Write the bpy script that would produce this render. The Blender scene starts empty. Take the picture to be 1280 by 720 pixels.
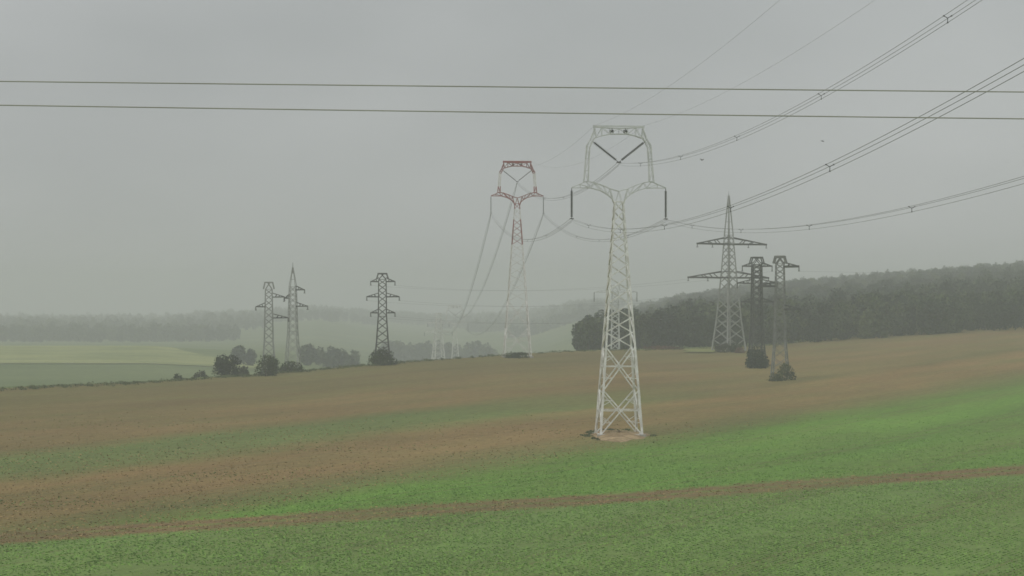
import bpy, math, random
import numpy as np
from mathutils import Vector, Matrix

random.seed(7)
rng = np.random.default_rng(7)
S = bpy.context.scene
C = S.collection
F = 3470.0          # focal length in photo pixels (1280 wide)
CZ = 17.3           # camera height over the foot of the near pylon
HY = 385.0          # image row of the true horizon


def P(u, y, D):
    return Vector(((u - 640.0) / F * D, D, CZ - (y - HY) / F * D))


# ------------------------------------------------------------------ materials
def new_mat(name):
    m = bpy.data.materials.new(name)
    m.use_nodes = True
    nt = m.node_tree
    return m, nt, nt.nodes['Principled BSDF']


def N(nt, t, **kw):
    n = nt.nodes.new(t)
    for k, v in kw.items():
        setattr(n, k, v)
    return n


def ramp(nt, stops, interp='LINEAR'):
    r = N(nt, 'ShaderNodeValToRGB')
    cr = r.color_ramp
    cr.interpolation = interp
    while len(cr.elements) < len(stops):
        cr.elements.new(0.5)
    for e, (p, c) in zip(cr.elements, stops):
        e.position = p
        e.color = (c[0], c[1], c[2], 1)
    return r


def mat_weathered(name, c0, c1, rough=0.6, metal=0.0, scale=0.6):
    m, nt, b = new_mat(name)
    g = N(nt, 'ShaderNodeNewGeometry')
    no = N(nt, 'ShaderNodeTexNoise')
    no.inputs['Scale'].default_value = scale
    no.inputs['Detail'].default_value = 5
    nt.links.new(g.outputs['Position'], no.inputs['Vector'])
    r = ramp(nt, [(0.35, c0), (0.65, c1)])
    nt.links.new(no.outputs['Fac'], r.inputs['Fac'])
    nt.links.new(r.outputs['Color'], b.inputs['Base Color'])
    b.inputs['Roughness'].default_value = rough
    b.inputs['Metallic'].default_value = metal
    return m


def mat_leaf(name, dark, mid, light, scale=0.12):
    m, nt, b = new_mat(name)
    g = N(nt, 'ShaderNodeNewGeometry')
    no = N(nt, 'ShaderNodeTexNoise')
    no.inputs['Scale'].default_value = scale
    no.inputs['Detail'].default_value = 3
    nt.links.new(g.outputs['Position'], no.inputs['Vector'])
    ma = N(nt, 'ShaderNodeMath', operation='MULTIPLY_ADD')
    nt.links.new(g.outputs['Random Per Island'], ma.inputs[0])
    ma.inputs[1].default_value = 0.45
    su = N(nt, 'ShaderNodeMath', operation='SUBTRACT')
    m2_ = N(nt, 'ShaderNodeMath', operation='MULTIPLY'); m2_.inputs[1].default_value = 1.8
    nt.links.new(no.outputs['Fac'], m2_.inputs[0])
    nt.links.new(m2_.outputs[0], su.inputs[0])
    su.inputs[1].default_value = 0.62
    nt.links.new(su.outputs[0], ma.inputs[2])
    r = ramp(nt, [(0.15, dark), (0.5, mid), (0.85, light)])
    nt.links.new(ma.outputs[0], r.inputs['Fac'])
    nt.links.new(r.outputs['Color'], b.inputs['Base Color'])
    b.inputs['Roughness'].default_value = 0.75
    b.inputs['Specular IOR Level'].default_value = 0.2
    return m


def mat_field():
    m, nt, b = new_mat('field_soil_and_crop')
    L = nt.links.new
    g = N(nt, 'ShaderNodeNewGeometry')
    # coordinate across the drilling rows and along them
    def dot(v):
        d = N(nt, 'ShaderNodeVectorMath', operation='DOT_PRODUCT')
        L(g.outputs['Position'], d.inputs[0])
        d.inputs[1].default_value = v
        return d.outputs['Value']
    sx = dot((0.908, -0.419, 0))
    sy = dot((0.419, 0.908, 0))
    def comb(kx, ky):
        c = N(nt, 'ShaderNodeCombineXYZ')
        a = N(nt, 'ShaderNodeMath', operation='MULTIPLY'); L(sx, a.inputs[0]); a.inputs[1].default_value = kx
        e = N(nt, 'ShaderNodeMath', operation='MULTIPLY'); L(sy, e.inputs[0]); e.inputs[1].default_value = ky
        L(a.outputs[0], c.inputs['X']); L(e.outputs[0], c.inputs['Y'])
        return c.outputs[0]
    def noise(vec, scale, detail=4, rough=0.55):
        n = N(nt, 'ShaderNodeTexNoise')
        n.inputs['Scale'].default_value = scale
        n.inputs['Detail'].default_value = detail
        n.inputs['Roughness'].default_value = rough
        L(vec, n.inputs['Vector'])
        return n.outputs['Fac']
    def madd(a, k, c):
        n = N(nt, 'ShaderNodeMath', operation='MULTIPLY_ADD')
        L(a, n.inputs[0]); n.inputs[1].default_value = k
        if isinstance(c, (int, float)): n.inputs[2].default_value = c
        else: L(c, n.inputs[2])
        return n.outputs[0]
    w1 = noise(comb(1, 0.35), 0.035, 5)
    w2 = noise(comb(1, 0.25), 0.22, 4)
    w3 = noise(g.outputs['Position'], 0.45, 6, 0.7)
    s1 = madd(w1, 15.0, sx)
    s2 = madd(w2, 7.0, s1)
    pos = madd(s2, 1 / 240.0, (300.0 - 11.0) / 240.0)
    ob = (0.190, 0.155, 0.063); br = (0.262, 0.180, 0.076); br2 = (0.30, 0.20, 0.083)
    gm = (0.165, 0.215, 0.065); gb = (0.160, 0.300, 0.048); gl = (0.19, 0.29, 0.08)
    q = lambda s: (s + 300) / 240.0
    stops = lambda m: [(q(-296), ob), (q(-250), (0.205, 0.157, 0.064)), (q(-222), br), (q(-203), (0.25, 0.178, 0.073)),
                  (q(-192), m), (q(-180), m), (q(-170), br2), (q(-150), (0.28, 0.192, 0.08)),
                  (q(-140), (0.20, 0.20, 0.066)), (q(-130), gb), (q(-103), (0.155, 0.29, 0.05)), (q(-62), (0.16, 0.28, 0.052))]
    r1 = ramp(nt, stops(gm)); r2 = ramp(nt, stops((0.235, 0.178, 0.072)))
    L(pos, r1.inputs['Fac']); L(pos, r2.inputs['Fac'])
    fade = N(nt, 'ShaderNodeMapRange'); fade.inputs['From Min'].default_value = 385; fade.inputs['From Max'].default_value = 480
    L(madd(w1, 60.0, madd(sy, 1.0, -30.0)), fade.inputs['Value'])
    r = N(nt, 'ShaderNodeMix', data_type='RGBA'); L(fade.outputs[0], r.inputs[0]); L(r1.outputs[0], r.inputs[6]); L(r2.outputs[0], r.inputs[7])
    # the bare track along the near headland
    tr = dot((0.61, -0.79, 0))
    tp = madd(madd(w3, 7.0, tr), 1 / 60.0, (245 - 3.5) / 60.0)
    tq = lambda v: (v + 245) / 60.0
    trk = ramp(nt, [(tq(-218), (0, 0, 0)), (tq(-215.6), (0.95, 0.95, 0.95)), (tq(-214), (0.85, 0.85, 0.85)), (tq(-213), (0.35, 0.35, 0.35)), (tq(-211.8), (0.85, 0.85, 0.85)), (tq(-210), (0.95, 0.95, 0.95)), (tq(-207.5), (0, 0, 0))])
    L(tp, trk.inputs['Fac'])
    pale = ramp(nt, [(tq(-209), (0, 0, 0)), (tq(-207), (1, 1, 1))]); L(tp, pale.inputs['Fac'])
    mp_ = N(nt, 'ShaderNodeMix', data_type='RGBA'); L(pale.outputs[0], mp_.inputs[0]); L(r.outputs[2], mp_.inputs[6]); mp_.inputs[7].default_value = (*gl, 1)
    mt_ = N(nt, 'ShaderNodeMix', data_type='RGBA'); L(trk.outputs[0], mt_.inputs[0]); L(mp_.outputs[2], mt_.inputs[6]); mt_.inputs[7].default_value = (0.25, 0.155, 0.085, 1)
    r = mt_
    wv = N(nt, 'ShaderNodeMath', operation='PINGPONG'); L(madd(w1, 1.5, sx), wv.inputs[0]); wv.inputs[1].default_value = 9.0
    tl = ramp(nt, [(0.0, (0, 0, 0)), (0.085, (0, 0, 0)), (0.105, (1, 1, 1)), (0.15, (1, 1, 1)), (0.17, (0, 0, 0))])
    L(madd(wv.outputs[0], 1 / 9.0, 0.0), tl.inputs['Fac'])
    tf = N(nt, 'ShaderNodeMath', operation='MULTIPLY'); L(tl.outputs[0], tf.inputs[0])
    L(madd(w3, 1.2, -0.25), tf.inputs[1])
    mtl = N(nt, 'ShaderNodeMix', data_type='RGBA'); mtl.clamp_factor = True
    L(tf.outputs[0], mtl.inputs[0]); L(r.outputs[2], mtl.inputs[6]); mtl.inputs[7].default_value = (0.17, 0.15, 0.062, 1)
    r = mtl
    # patches where the young crop thins out to soil, and the reverse
    pa = noise(comb(1, 0.18), 0.09, 6, 0.62)
    pr = ramp(nt, [(0.42, (0, 0, 0)), (0.68, (1, 1, 1))])
    L(pa, pr.inputs['Fac'])
    mx = N(nt, 'ShaderNodeMix', data_type='RGBA')
    fm = N(nt, 'ShaderNodeMath', operation='MULTIPLY'); L(pr.outputs['Color'], fm.inputs[0]); fm.inputs[1].default_value = 0.55
    L(fm.outputs[0], mx.inputs[0]); L(r.outputs[2], mx.inputs[6]); mx.inputs[7].default_value = (0.165, 0.18, 0.058, 1)
    # rows and clods
    st = noise(comb(1, 0.22), 1.3, 6, 0.68)
    cl = noise(g.outputs['Position'], 2.6, 6, 0.7)
    k1 = madd(st, 1.0, 0.46)
    k2 = madd(cl, 1.0, 0.48)
    kk = N(nt, 'ShaderNodeMath', operation='MULTIPLY'); kk.use_clamp = False; L(k1, kk.inputs[0]); L(k2, kk.inputs[1])
    k3 = madd(noise(comb(1, 0.16), 0.07, 5, 0.6), 0.9, 0.60)
    kq = N(nt, 'ShaderNodeMath', operation='MULTIPLY'); L(kk.outputs[0], kq.inputs[0]); L(k3, kq.inputs[1])
    kk = kq
    ms = N(nt, 'ShaderNodeVectorMath', operation='SCALE')
    L(mx.outputs[2], ms.inputs[0]); L(kk.outputs[0], ms.inputs['Scale'])
    L(ms.outputs[0], b.inputs['Base Color'])
    b.inputs['Roughness'].default_value = 0.95
    b.inputs['Specular IOR Level'].default_value = 0.1
    bu = N(nt, 'ShaderNodeBump'); bu.inputs['Strength'].default_value = 0.6; bu.inputs['Distance'].default_value = 0.35
    hh = N(nt, 'ShaderNodeMath', operation='ADD'); L(st, hh.inputs[0]); L(cl, hh.inputs[1])
    L(hh.outputs[0], bu.inputs['Height']); L(bu.outputs[0], b.inputs['Normal'])
    return m


def mat_mottled(name, c0, c1, scale=0.03, fine=1.0, bump=0.3):
    m, nt, b = new_mat(name)
    L = nt.links.new
    g = N(nt, 'ShaderNodeNewGeometry')
    a = N(nt, 'ShaderNodeTexNoise'); a.inputs['Scale'].default_value = scale; a.inputs['Detail'].default_value = 5
    f = N(nt, 'ShaderNodeTexNoise'); f.inputs['Scale'].default_value = fine; f.inputs['Detail'].default_value = 5
    L(g.outputs['Position'], a.inputs['Vector']); L(g.outputs['Position'], f.inputs['Vector'])
    r = ramp(nt, [(0.35, c0), (0.65, c1)])
    L(a.outputs['Fac'], r.inputs['Fac'])
    k = N(nt, 'ShaderNodeMath', operation='MULTIPLY_ADD'); L(f.outputs['Fac'], k.inputs[0]); k.inputs[1].default_value = 0.9; k.inputs[2].default_value = 0.55
    s = N(nt, 'ShaderNodeVectorMath', operation='SCALE'); L(r.outputs['Color'], s.inputs[0]); L(k.outputs[0], s.inputs['Scale'])
    L(s.outputs[0], b.inputs['Base Color'])
    b.inputs['Roughness'].default_value = 0.95
    b.inputs['Specular IOR Level'].default_value = 0.1
    bu = N(nt, 'ShaderNodeBump'); bu.inputs['Strength'].default_value = bump; bu.inputs['Distance'].default_value = 0.3
    L(f.outputs['Fac'], bu.inputs['Height']); L(bu.outputs[0], b.inputs['Normal'])
    return m


M = {
    'white': mat_weathered('pale_painted_steel', (0.55, 0.54, 0.50), (0.82, 0.83, 0.81), 0.5, 0.0, 1.1),
    'grey': mat_weathered('grey_galvanised_steel', (0.25, 0.265, 0.25), (0.34, 0.355, 0.34), 0.55),
    'mid': mat_weathered('mid_grey_steel', (0.13, 0.14, 0.13), (0.20, 0.21, 0.20), 0.55),
    'palegrey': mat_weathered('pale_galvanised_steel', (0.50, 0.52, 0.51), (0.64, 0.66, 0.64), 0.55),
    'dark': mat_weathered('dark_weathered_steel', (0.035, 0.04, 0.038), (0.07, 0.075, 0.07), 0.6),
    'red': mat_weathered('red_warning_paint', (0.22, 0.032, 0.03), (0.31, 0.047, 0.042), 0.55),
    'insul': mat_weathered('dark_glazed_insulator', (0.045, 0.045, 0.047), (0.075, 0.075, 0.075), 0.3),
    'wire': mat_weathered('aluminium_conductor', (0.17, 0.175, 0.17), (0.24, 0.245, 0.24), 0.6, 0.1),
    'cable': mat_weathered('greenish_black_cable', (0.27, 0.275, 0.22), (0.34, 0.345, 0.28), 0.6),
    'conc': mat_weathered('concrete_footing', (0.30, 0.29, 0.26), (0.42, 0.40, 0.36), 0.9),
    'bark': mat_weathered('bark', (0.06, 0.045, 0.03), (0.11, 0.085, 0.06), 0.9),
    'bird': mat_weathered('dark_plumage', (0.015, 0.015, 0.016), (0.03, 0.03, 0.03), 0.7),
    'leaf': mat_leaf('dark_bush_leaves', (0.010, 0.016, 0.008), (0.022, 0.040, 0.014), (0.060, 0.085, 0.028)),
    'leaf_olive': mat_leaf('olive_bush_leaves', (0.022, 0.028, 0.010), (0.050, 0.060, 0.022), (0.095, 0.108, 0.038)),
    'leaf_pale': mat_leaf('pale_bush_leaves', (0.05, 0.07, 0.025), (0.085, 0.11, 0.04), (0.13, 0.155, 0.06)),
    'wood': mat_leaf('wood_leaves', (0.010, 0.020, 0.010), (0.030, 0.050, 0.022), (0.080, 0.108, 0.042), 0.06),
    'wood_light': mat_leaf('wood_leaves_light', (0.024, 0.034, 0.012), (0.058, 0.080, 0.028), (0.11, 0.135, 0.045), 0.06),
    'wood_blue': mat_leaf('wood_leaves_dark', (0.008, 0.016, 0.010), (0.020, 0.036, 0.020), (0.05, 0.075, 0.036), 0.06),
    'twig': mat_leaf('dry_reddish_weeds', (0.07, 0.035, 0.022), (0.12, 0.06, 0.035), (0.17, 0.10, 0.055), 0.2),
    'field': mat_field(),
    'meadow': mat_mottled('far_meadow_grass', (0.11, 0.155, 0.05), (0.17, 0.21, 0.08), 0.012, 0.3),
    'yellow': mat_mottled('ripe_yellow_meadow', (0.20, 0.24, 0.085), (0.34, 0.36, 0.14), 0.02, 0.3),
    'verge': mat_mottled('yellow_green_verge', (0.16, 0.18, 0.06), (0.24, 0.25, 0.09), 0.08, 0.8),
    'soil': mat_mottled('bare_clay_soil', (0.27, 0.19, 0.105), (0.46, 0.34, 0.20), 0.5, 2.0, 0.8),
    'redsoil': mat_mottled('reddish_soil', (0.15, 0.08, 0.05), (0.20, 0.11, 0.065), 0.15, 1.0, 0.6),
}


# ------------------------------------------------------------------ mesh helper
class MB:
    def __init__(self):
        self.v, self.f, self.mi = [], [], []
        self.n = 0

    def bar(self, a, b, w, m=0, nrm=None, h=None):
        a, b = Vector(a), Vector(b)
        d = (b - a)
        if d.length < 1e-6:
            return
        d.normalize()
        w = w * (1 + random.uniform(-0.03, 0.03)); h = (h or w) * (1 + random.uniform(-0.03, 0.03))
        ref = Vector(nrm) if nrm else (Vector((0, 0, 1)) if abs(d.z) < 0.9 else Vector((0, 1, 0)))
        s = d.cross(ref)
        if s.length < 1e-4:
            s = d.cross(Vector((1, 0.1, 0)))
        s.normalize()
        t = s.cross(d)
        s *= w / 2; t *= h / 2
        k = len(self.v)
        for p in (a, b):
            for q in ((-1, -1), (1, -1), (1, 1), (-1, 1)):
                self.v.append(p + s * q[0] + t * q[1])
        for i in range(4):
            j = (i + 1) % 4
            self.f.append((k + i, k + j, k + 4 + j, k + 4 + i)); self.mi.append(m)
        self.f.append((k + 3, k + 2, k + 1, k)); self.mi.append(m)
        self.f.append((k + 4, k + 5, k + 6, k + 7)); self.mi.append(m)

    def box(self, c, sx, sy, sz, m=0):
        c = Vector(c)
        self.bar(c - Vector((0, 0, sz / 2)), c + Vector((0, 0, sz / 2)), sx, m, (0, 1, 0), sy)

    def tube(self, pts, r, m=0, n=6, caps=True):
        """r: a radius or one per point"""
        pts = [Vector(p) for p in pts]
        rs = r if isinstance(r, (list, tuple)) else [r] * len(pts)
        k0 = len(self.v)
        for i, p in enumerate(pts):
            d = (pts[min(i + 1, len(pts) - 1)] - pts[max(i - 1, 0)]).normalized()
            ref = Vector((0, 0, 1)) if abs(d.z) < 0.95 else Vector((0, 1, 0))
            s = d.cross(ref).normalized(); t = s.cross(d)
            for j in range(n):
                a = 2 * math.pi * j / n
                self.v.append(p + (s * math.cos(a) + t * math.sin(a)) * rs[i])
        for i in range(len(pts) - 1):
            for j in range(n):
                j2 = (j + 1) % n
                a = k0 + i * n
                self.f.append((a + j, a + j2, a + n + j2, a + n + j)); self.mi.append(m)
        if caps:
            self.f.append(tuple(k0 + j for j in range(n))[::-1]); self.mi.append(m)
            e = k0 + (len(pts) - 1) * n
            self.f.append(tuple(e + j for j in range(n))); self.mi.append(m)

    def discs(self, a, b, n, r, m=0, core=0.03):
        """an insulator string: a chain of sheds along a-b"""
        a, b = Vector(a), Vector(b)
        pts, rs = [], []
        for i in range(n):
            for t, q in ((0.0, 0.35), (0.25, 1.0), (0.55, 0.9), (0.8, 0.35)):
                pts.append(a.lerp(b, (i + t) / n)); rs.append(max(core, r * q))
        pts.append(b); rs.append(core)
        self.tube(pts, rs, m, 8)

    def build(self, name, mats, parent=None, smooth=False):
        me = bpy.data.meshes.new(name)
        me.from_pydata([tuple(v) for v in self.v], [], self.f)
        for m in (mats if isinstance(mats, (list, tuple)) else [mats]):
            me.materials.append(m)
        me.polygons.foreach_set('material_index', self.mi)
        if smooth:
            me.polygons.foreach_set('use_smooth', [True] * len(self.f))
        o = bpy.data.objects.new(name, me)
        C.objects.link(o)
        if parent:
            o.parent = parent
        return o


def np_mesh(name, verts, faces, mat, parent=None, mats=None, mi=None, smooth=False):
    me = bpy.data.meshes.new(name)
    nv, nf, k = len(verts), len(faces), faces.shape[1]
    me.vertices.add(nv)
    me.vertices.foreach_set('co', np.ascontiguousarray(verts, np.float32).ravel())
    me.loops.add(nf * k)
    me.loops.foreach_set('vertex_index', np.ascontiguousarray(faces, np.int32).ravel())
    me.polygons.add(nf)
    me.polygons.foreach_set('loop_start', np.arange(nf, dtype=np.int32) * k)
    for m in (mats or [mat]):
        me.materials.append(m)
    if mi is not None:
        me.polygons.foreach_set('material_index', np.ascontiguousarray(mi, np.int32))
    me.polygons.foreach_set('use_smooth', np.full(nf, bool(smooth)))
    me.update(calc_edges=True)
    o = bpy.data.objects.new(name, me)
    C.objects.link(o)
    if parent:
        o.parent = parent
    return o


def tag(o, label=None, cat=None, group=None, kind=None):
    if label: o['label'] = label
    if cat: o['category'] = cat
    if group: o['group'] = group
    if kind: o['kind'] = kind
    return o


def thing(name, loc, rz, label, cat, group=None):
    o = bpy.data.objects.new(name, None)
    o.empty_display_size = 0.5
    C.objects.link(o)
    o.location = loc
    o.rotation_euler = (0, 0, rz)
    return tag(o, label, cat, group)


# ------------------------------------------------------------------ terrain
CU = np.array([-300, 0, 190, 336, 400, 480, 560, 640, 720, 860, 960, 1090, 1280, 1600], float)
CD = np.array([480, 500, 540, 600, 620, 640, 665, 690, 730, 770, 820, 900, 980, 1060], float)
CY = np.array([492, 487, 478, 468, 462, 455, 449, 443.5, 439, 437, 432, 418.5, 404, 390], float)
CZC = CZ - (CY - HY) * CD / F
# heights of the land beyond the crest, per bearing, at five distances
FY = np.array([850, 1150, 1400, 1800, 2400, 3200, 4500], float)
FU = np.array([-300, 190, 400, 470, 560, 660, 730, 850, 960, 1090, 1280, 1600], float)
FZ = np.array([
    [-7, -4.5, -2.5, -8, -12, -6, -6],
    [-7, -4.5, -2.5, -8, -12, -8, -8],
    [-8, -8, -8, -10, -11, 3, 7],
    [-9, -14, -16, -19, -17, -8, -3],
    [-9, -19, -23, -24, -20, -15, -11],
    [-6, -18, -24, -24, -20, -10, -2],
    [2.5, 0, -4, -8, -4, 10, 16],
    [5.0, 7.5, 9.5, 12.5, 17, 17, 16],
    [6.0, 10, 15, 21, 27, 27, 24],
    [7.5, 13, 20, 27.5, 35, 35, 30],
    [10, 17, 26, 35, 44, 44, 40],
    [12, 20, 30, 40, 50, 50, 45]], float)


def height(X, Y):
    X = np.asarray(X, float); Y = np.asarray(Y, float)
    u = np.clip(640 + F * X / np.maximum(Y, 330), -300, 1600)
    Dc = np.interp(u, CU, CD); zc = np.interp(u, CU, CZC)
    near = np.where(Y > 375, zc * (Y - 375) / (Dc - 375), 0.0165 * (Y - 375))
    near = np.maximum(near, -5.5 + 0.3 * near * 0)
    # far table, bilinear in (u, Y)
    cols = np.stack([np.interp(u, FU, FZ[:, j]) for j in range(len(FY))], -1)
    yy = np.clip(Y, FY[0], FY[-1])
    j = np.clip(np.searchsorted(FY, yy, side='right') - 1, 0, len(FY) - 2)
    t = (yy - FY[j]) / (FY[j + 1] - FY[j])
    t = t * t * (3 - 2 * t)
    a = np.take_along_axis(cols, j[..., None], -1)[..., 0]
    b = np.take_along_axis(cols, (j + 1)[..., None], -1)[..., 0]
    far = a + (b - a) * t
    W = np.interp(u, [300, 700, 800], [230, 200, 160])
    q = np.clip((Y - Dc) / W, 0, 1)
    q = q * q * (3 - 2 * q)
    # past the crest the field first levels off, then follows the far land
    z = np.where(Y <= Dc, near, zc * (1 - q) + far * q)
    return z


def hz(x, y):
    return float(height(np.array([x]), np.array([y]))[0])


def ground_at(u, D):
    x = (u - 640) / F * D
    return Vector((x, D, hz(x, D)))


def axis(segs):
    out = [segs[0][0]]
    for a, b, st in segs:
        n = max(1, int(round((b - a) / st)))
        out += list(a + (b - a) * (np.arange(n) + 1) / n)
    return np.array(out)


ax = axis([(-2600, -700, 60), (-700, -220, 16), (-220, 260, 4), (260, 800, 16), (800, 2800, 60)])
ay = axis([(-160, 180, 20), (180, 1000, 4), (1000, 1700, 14), (1700, 5600, 60)])
GX, GY = np.meshgrid(ax, ay, indexing='ij')
GZ = height(GX, GY)
GZ = GZ + 0.10 * np.sin(GX * 0.11 + GY * 0.023) * np.sin(GY * 0.061)
nx, ny = GX.shape
idx = np.arange(nx * ny).reshape(nx, ny)
faces = np.stack([idx[:-1, :-1], idx[1:, :-1], idx[1:, 1:], idx[:-1, 1:]], -1).reshape(-1, 4)
fx = (GX[:-1, :-1] + GX[1:, 1:]).ravel() / 2; fy = (GY[:-1, :-1] + GY[1:, 1:]).ravel() / 2
fu = np.clip(640 + F * fx / np.maximum(fy, 330), -300, 1600)
mi = (fy > np.interp(fu, CU, CD) + 12).astype(np.int32)
g = np_mesh('ground', np.stack([GX, GY, GZ], -1).reshape(-1, 3), faces, None, mats=[M['field'], M['meadow']], mi=mi, smooth=True)
tag(g, kind='structure')


def patch(name, D0, D1, u0, u1, mat, lift, nD=24, nU=24):
    """a sheet of ground lying on the terrain; u0, u1 give its edges at every distance"""
    vs = []
    for i in range(nD + 1):
        D = D0 + (D1 - D0) * i / nD
        a, b = u0(D), u1(D)
        for j in range(nU + 1):
            u = a + (b - a) * j / nU
            x = (u - 640) / F * D
            vs.append((x, D, hz(x, D) + lift))
    k = nU + 1
    fs = [(i * k + j, i * k + j + 1, (i + 1) * k + j + 1, (i + 1) * k + j) for i in range(nD) for j in range(nU)]
    o = np_mesh(name, np.array(vs), np.array(fs), mat, smooth=True)
    return tag(o, kind='structure')


patch('meadow', 1090, 1450, lambda D: -260,
      lambda D: 335 - (D - 1090) * 0.36 - 12 * math.sin(D * 0.02), M['yellow'], 0.3)
patch('verge', 742, 778, lambda D: 856 + 4 * math.sin(D), lambda D: 902 - 0.3 * (778 - D), M['verge'], 0.2, 8, 40)


# ------------------------------------------------------------------ vegetation
def crown_arrays(lobes, n, size, rg, flat=0.0):
    """n leaf-clump quads through a set of lobes (cx,cy,cz,rx,ry,rz)"""
    lobes = np.array(lobes, float)
    vol = lobes[:, 3] * lobes[:, 4] * lobes[:, 5]
    pick = rg.choice(len(lobes), n, p=vol ** 0.75 / (vol ** 0.75).sum())
    d = rg.normal(size=(n, 3)); d /= np.linalg.norm(d, axis=1)[:, None]
    r = rg.random(n) ** 0.33
    r = 0.35 + 0.65 * r
    r *= 1 + rg.normal(size=n) * 0.06
    L = lobes[pick]
    c = L[:, :3] + d * r[:, None] * L[:, 3:6]
    nm = d + rg.normal(size=(n, 3)) * 0.8
    nm /= np.linalg.norm(nm, axis=1)[:, None]
    t = np.cross(nm, rg.normal(size=(n, 3))); t /= np.linalg.norm(t, axis=1)[:, None]
    b = np.cross(nm, t)
    s = size * (0.55 + 0.9 * rg.random(n))[:, None]
    e = (0.55 + 0.6 * rg.random(n))[:, None]
    q = np.stack([c - t * s, c + b * s * e * 0.8 + t * s * 0.15, c + t * s, c - b * s * e * 0.8 - t * s * 0.1], 1)
    return q.reshape(-1, 3), np.arange(n * 4).reshape(n, 4)


def make_lobes(w, d, h, rg, n=9, base=0.0, low=False):
    """a lobed crown w wide, d deep and h high from z=base"""
    out = [(0, 0, base + h * 0.5, w * 0.36, d * 0.36, h * 0.42)]
    if low:
        out[0] = (0, 0, base + h * 0.42, w * 0.40, d * 0.40, h * 0.46)
    for i in range(n):
        a = rg.random() * 2 * math.pi
        zz = rg.random()
        rr = math.sin(math.pi * (0.18 + 0.72 * zz)) * 0.30 * (0.6 + 0.5 * rg.random())
        if low:
            zz = zz ** 1.5 * 0.85
            rr = (0.36 - 0.22 * zz) * (0.75 + 0.4 * rg.random())
        k = 0.16 + 0.12 * rg.random()
        out.append((math.cos(a) * rr * w, math.sin(a) * rr * d, base + h * (0.16 + 0.68 * zz), w * k, d * k, h * k * 0.9))
    return out


def bush(name, u, D, w, h, label, mat='leaf', n=1400, size=0.22, cat='bush', group=None, loc=None, depth=None, seed=0, trunk=0.0, sink=0.35):
    if not trunk: w *= 1.08; h *= 1.16
    rg = np.random.default_rng(seed + int(u * 13))
    p = loc or ground_at(u, D)
    t = thing(name, p, rg.random() * 0.6, label, cat, group)
    base = trunk - sink
    v, f = crown_arrays(make_lobes(w, depth or w * 0.85, h - base, rg, 13, base, not trunk), n, size, rg)
    v[:, 2] = np.maximum(v[:, 2], -0.1)
    np_mesh('crown' if trunk else 'foliage', v, f, M[mat], t)
    mb = MB()
    k = 1 if trunk else 4
    for i in range(k):
        a = 2 * math.pi * i / k + 0.4
        o = 0 if k == 1 else 0.12 * w
        mb.tube([(0.3 * o * math.cos(a), 0.3 * o * math.sin(a), -0.2), (o * math.cos(a), o * math.sin(a), h * 0.35), (1.7 * o * math.cos(a), 1.7 * o * math.sin(a), h * 0.72)],
                [0.035 * h / (1 if k == 1 else 2), 0.025 * h / (1 if k == 1 else 2), 0.008 * h], 0, 7)
    if trunk:
        for i in range(6):
            a = i * 2.4
            z0 = h * (0.25 + 0.08 * i)
            mb.tube([(0, 0, z0), (0.28 * w * math.cos(a), 0.28 * w * math.sin(a), z0 + h * 0.18)], [0.014 * h, 0.004 * h], 0, 5)
    mb.build('trunk' if trunk else 'stem', M['bark'], t, True)
    return t


# prototypes for the woods: arrays only
def tree_proto(seed, n, size):
    rg = np.random.default_rng(seed)
    h = 1.0
    return crown_arrays(make_lobes(0.78, 0.78, 0.98, rg, 13, 0.0), n, size, rg)


def forest(name, spots, protos, mat, label, cat='forest'):
    VS, FS, MI, k = [], [], [], 0
    for (x, y, h, w) in spots:
        v, f = protos[random.randrange(len(protos))]
        a = random.random() * 6.28
        R = np.array([[math.cos(a), -math.sin(a), 0], [math.sin(a), math.cos(a), 0], [0, 0, 1]])
        z = hz(x, y) - 0.2
        VS.append((v @ R.T) * np.array([w, w, h]) + np.array([x, y, z])); FS.append(f + k); k += len(v)
        MI.append(np.full(len(f) + 4, random.choice([0, 0, 0, 1, 2, 2]), np.int32))
        # a trunk per tree, as two crossed tapering blades closed into a prism
        r = 0.018 * h
        n0 = k
        TV = []
        for zz, rr in ((z, r), (z + h * 0.7, r * 0.3)):
            for i in range(4):
                TV.append((x + rr * math.cos(i * 1.571), y + rr * math.sin(i * 1.571), zz))
        VS.append(np.array(TV)); FS.append(np.array([[n0 + i, n0 + (i + 1) % 4, n0 + 4 + (i + 1) % 4, n0 + 4 + i] for i in range(4)])); k += 8
    o = np_mesh(name, np.concatenate(VS), np.concatenate(FS), None, mats=[M['wood'], M['wood_light'], M['wood_blue']], mi=np.concatenate(MI))
    return tag(o, label, cat, None, 'stuff')


protos_near = [tree_proto(100 + i, 1500, 0.040) for i in range(5)]
protos_far = [tree_proto(200 + i, 500, 0.065) for i in range(4)]


def canopy_y(u):
    return np.interp(u, [716, 735, 800, 850, 900, 960, 1000, 1090, 1280, 1500], [412, 397, 378, 365, 355, 350, 346, 338, 325, 312])


spots = []
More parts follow.
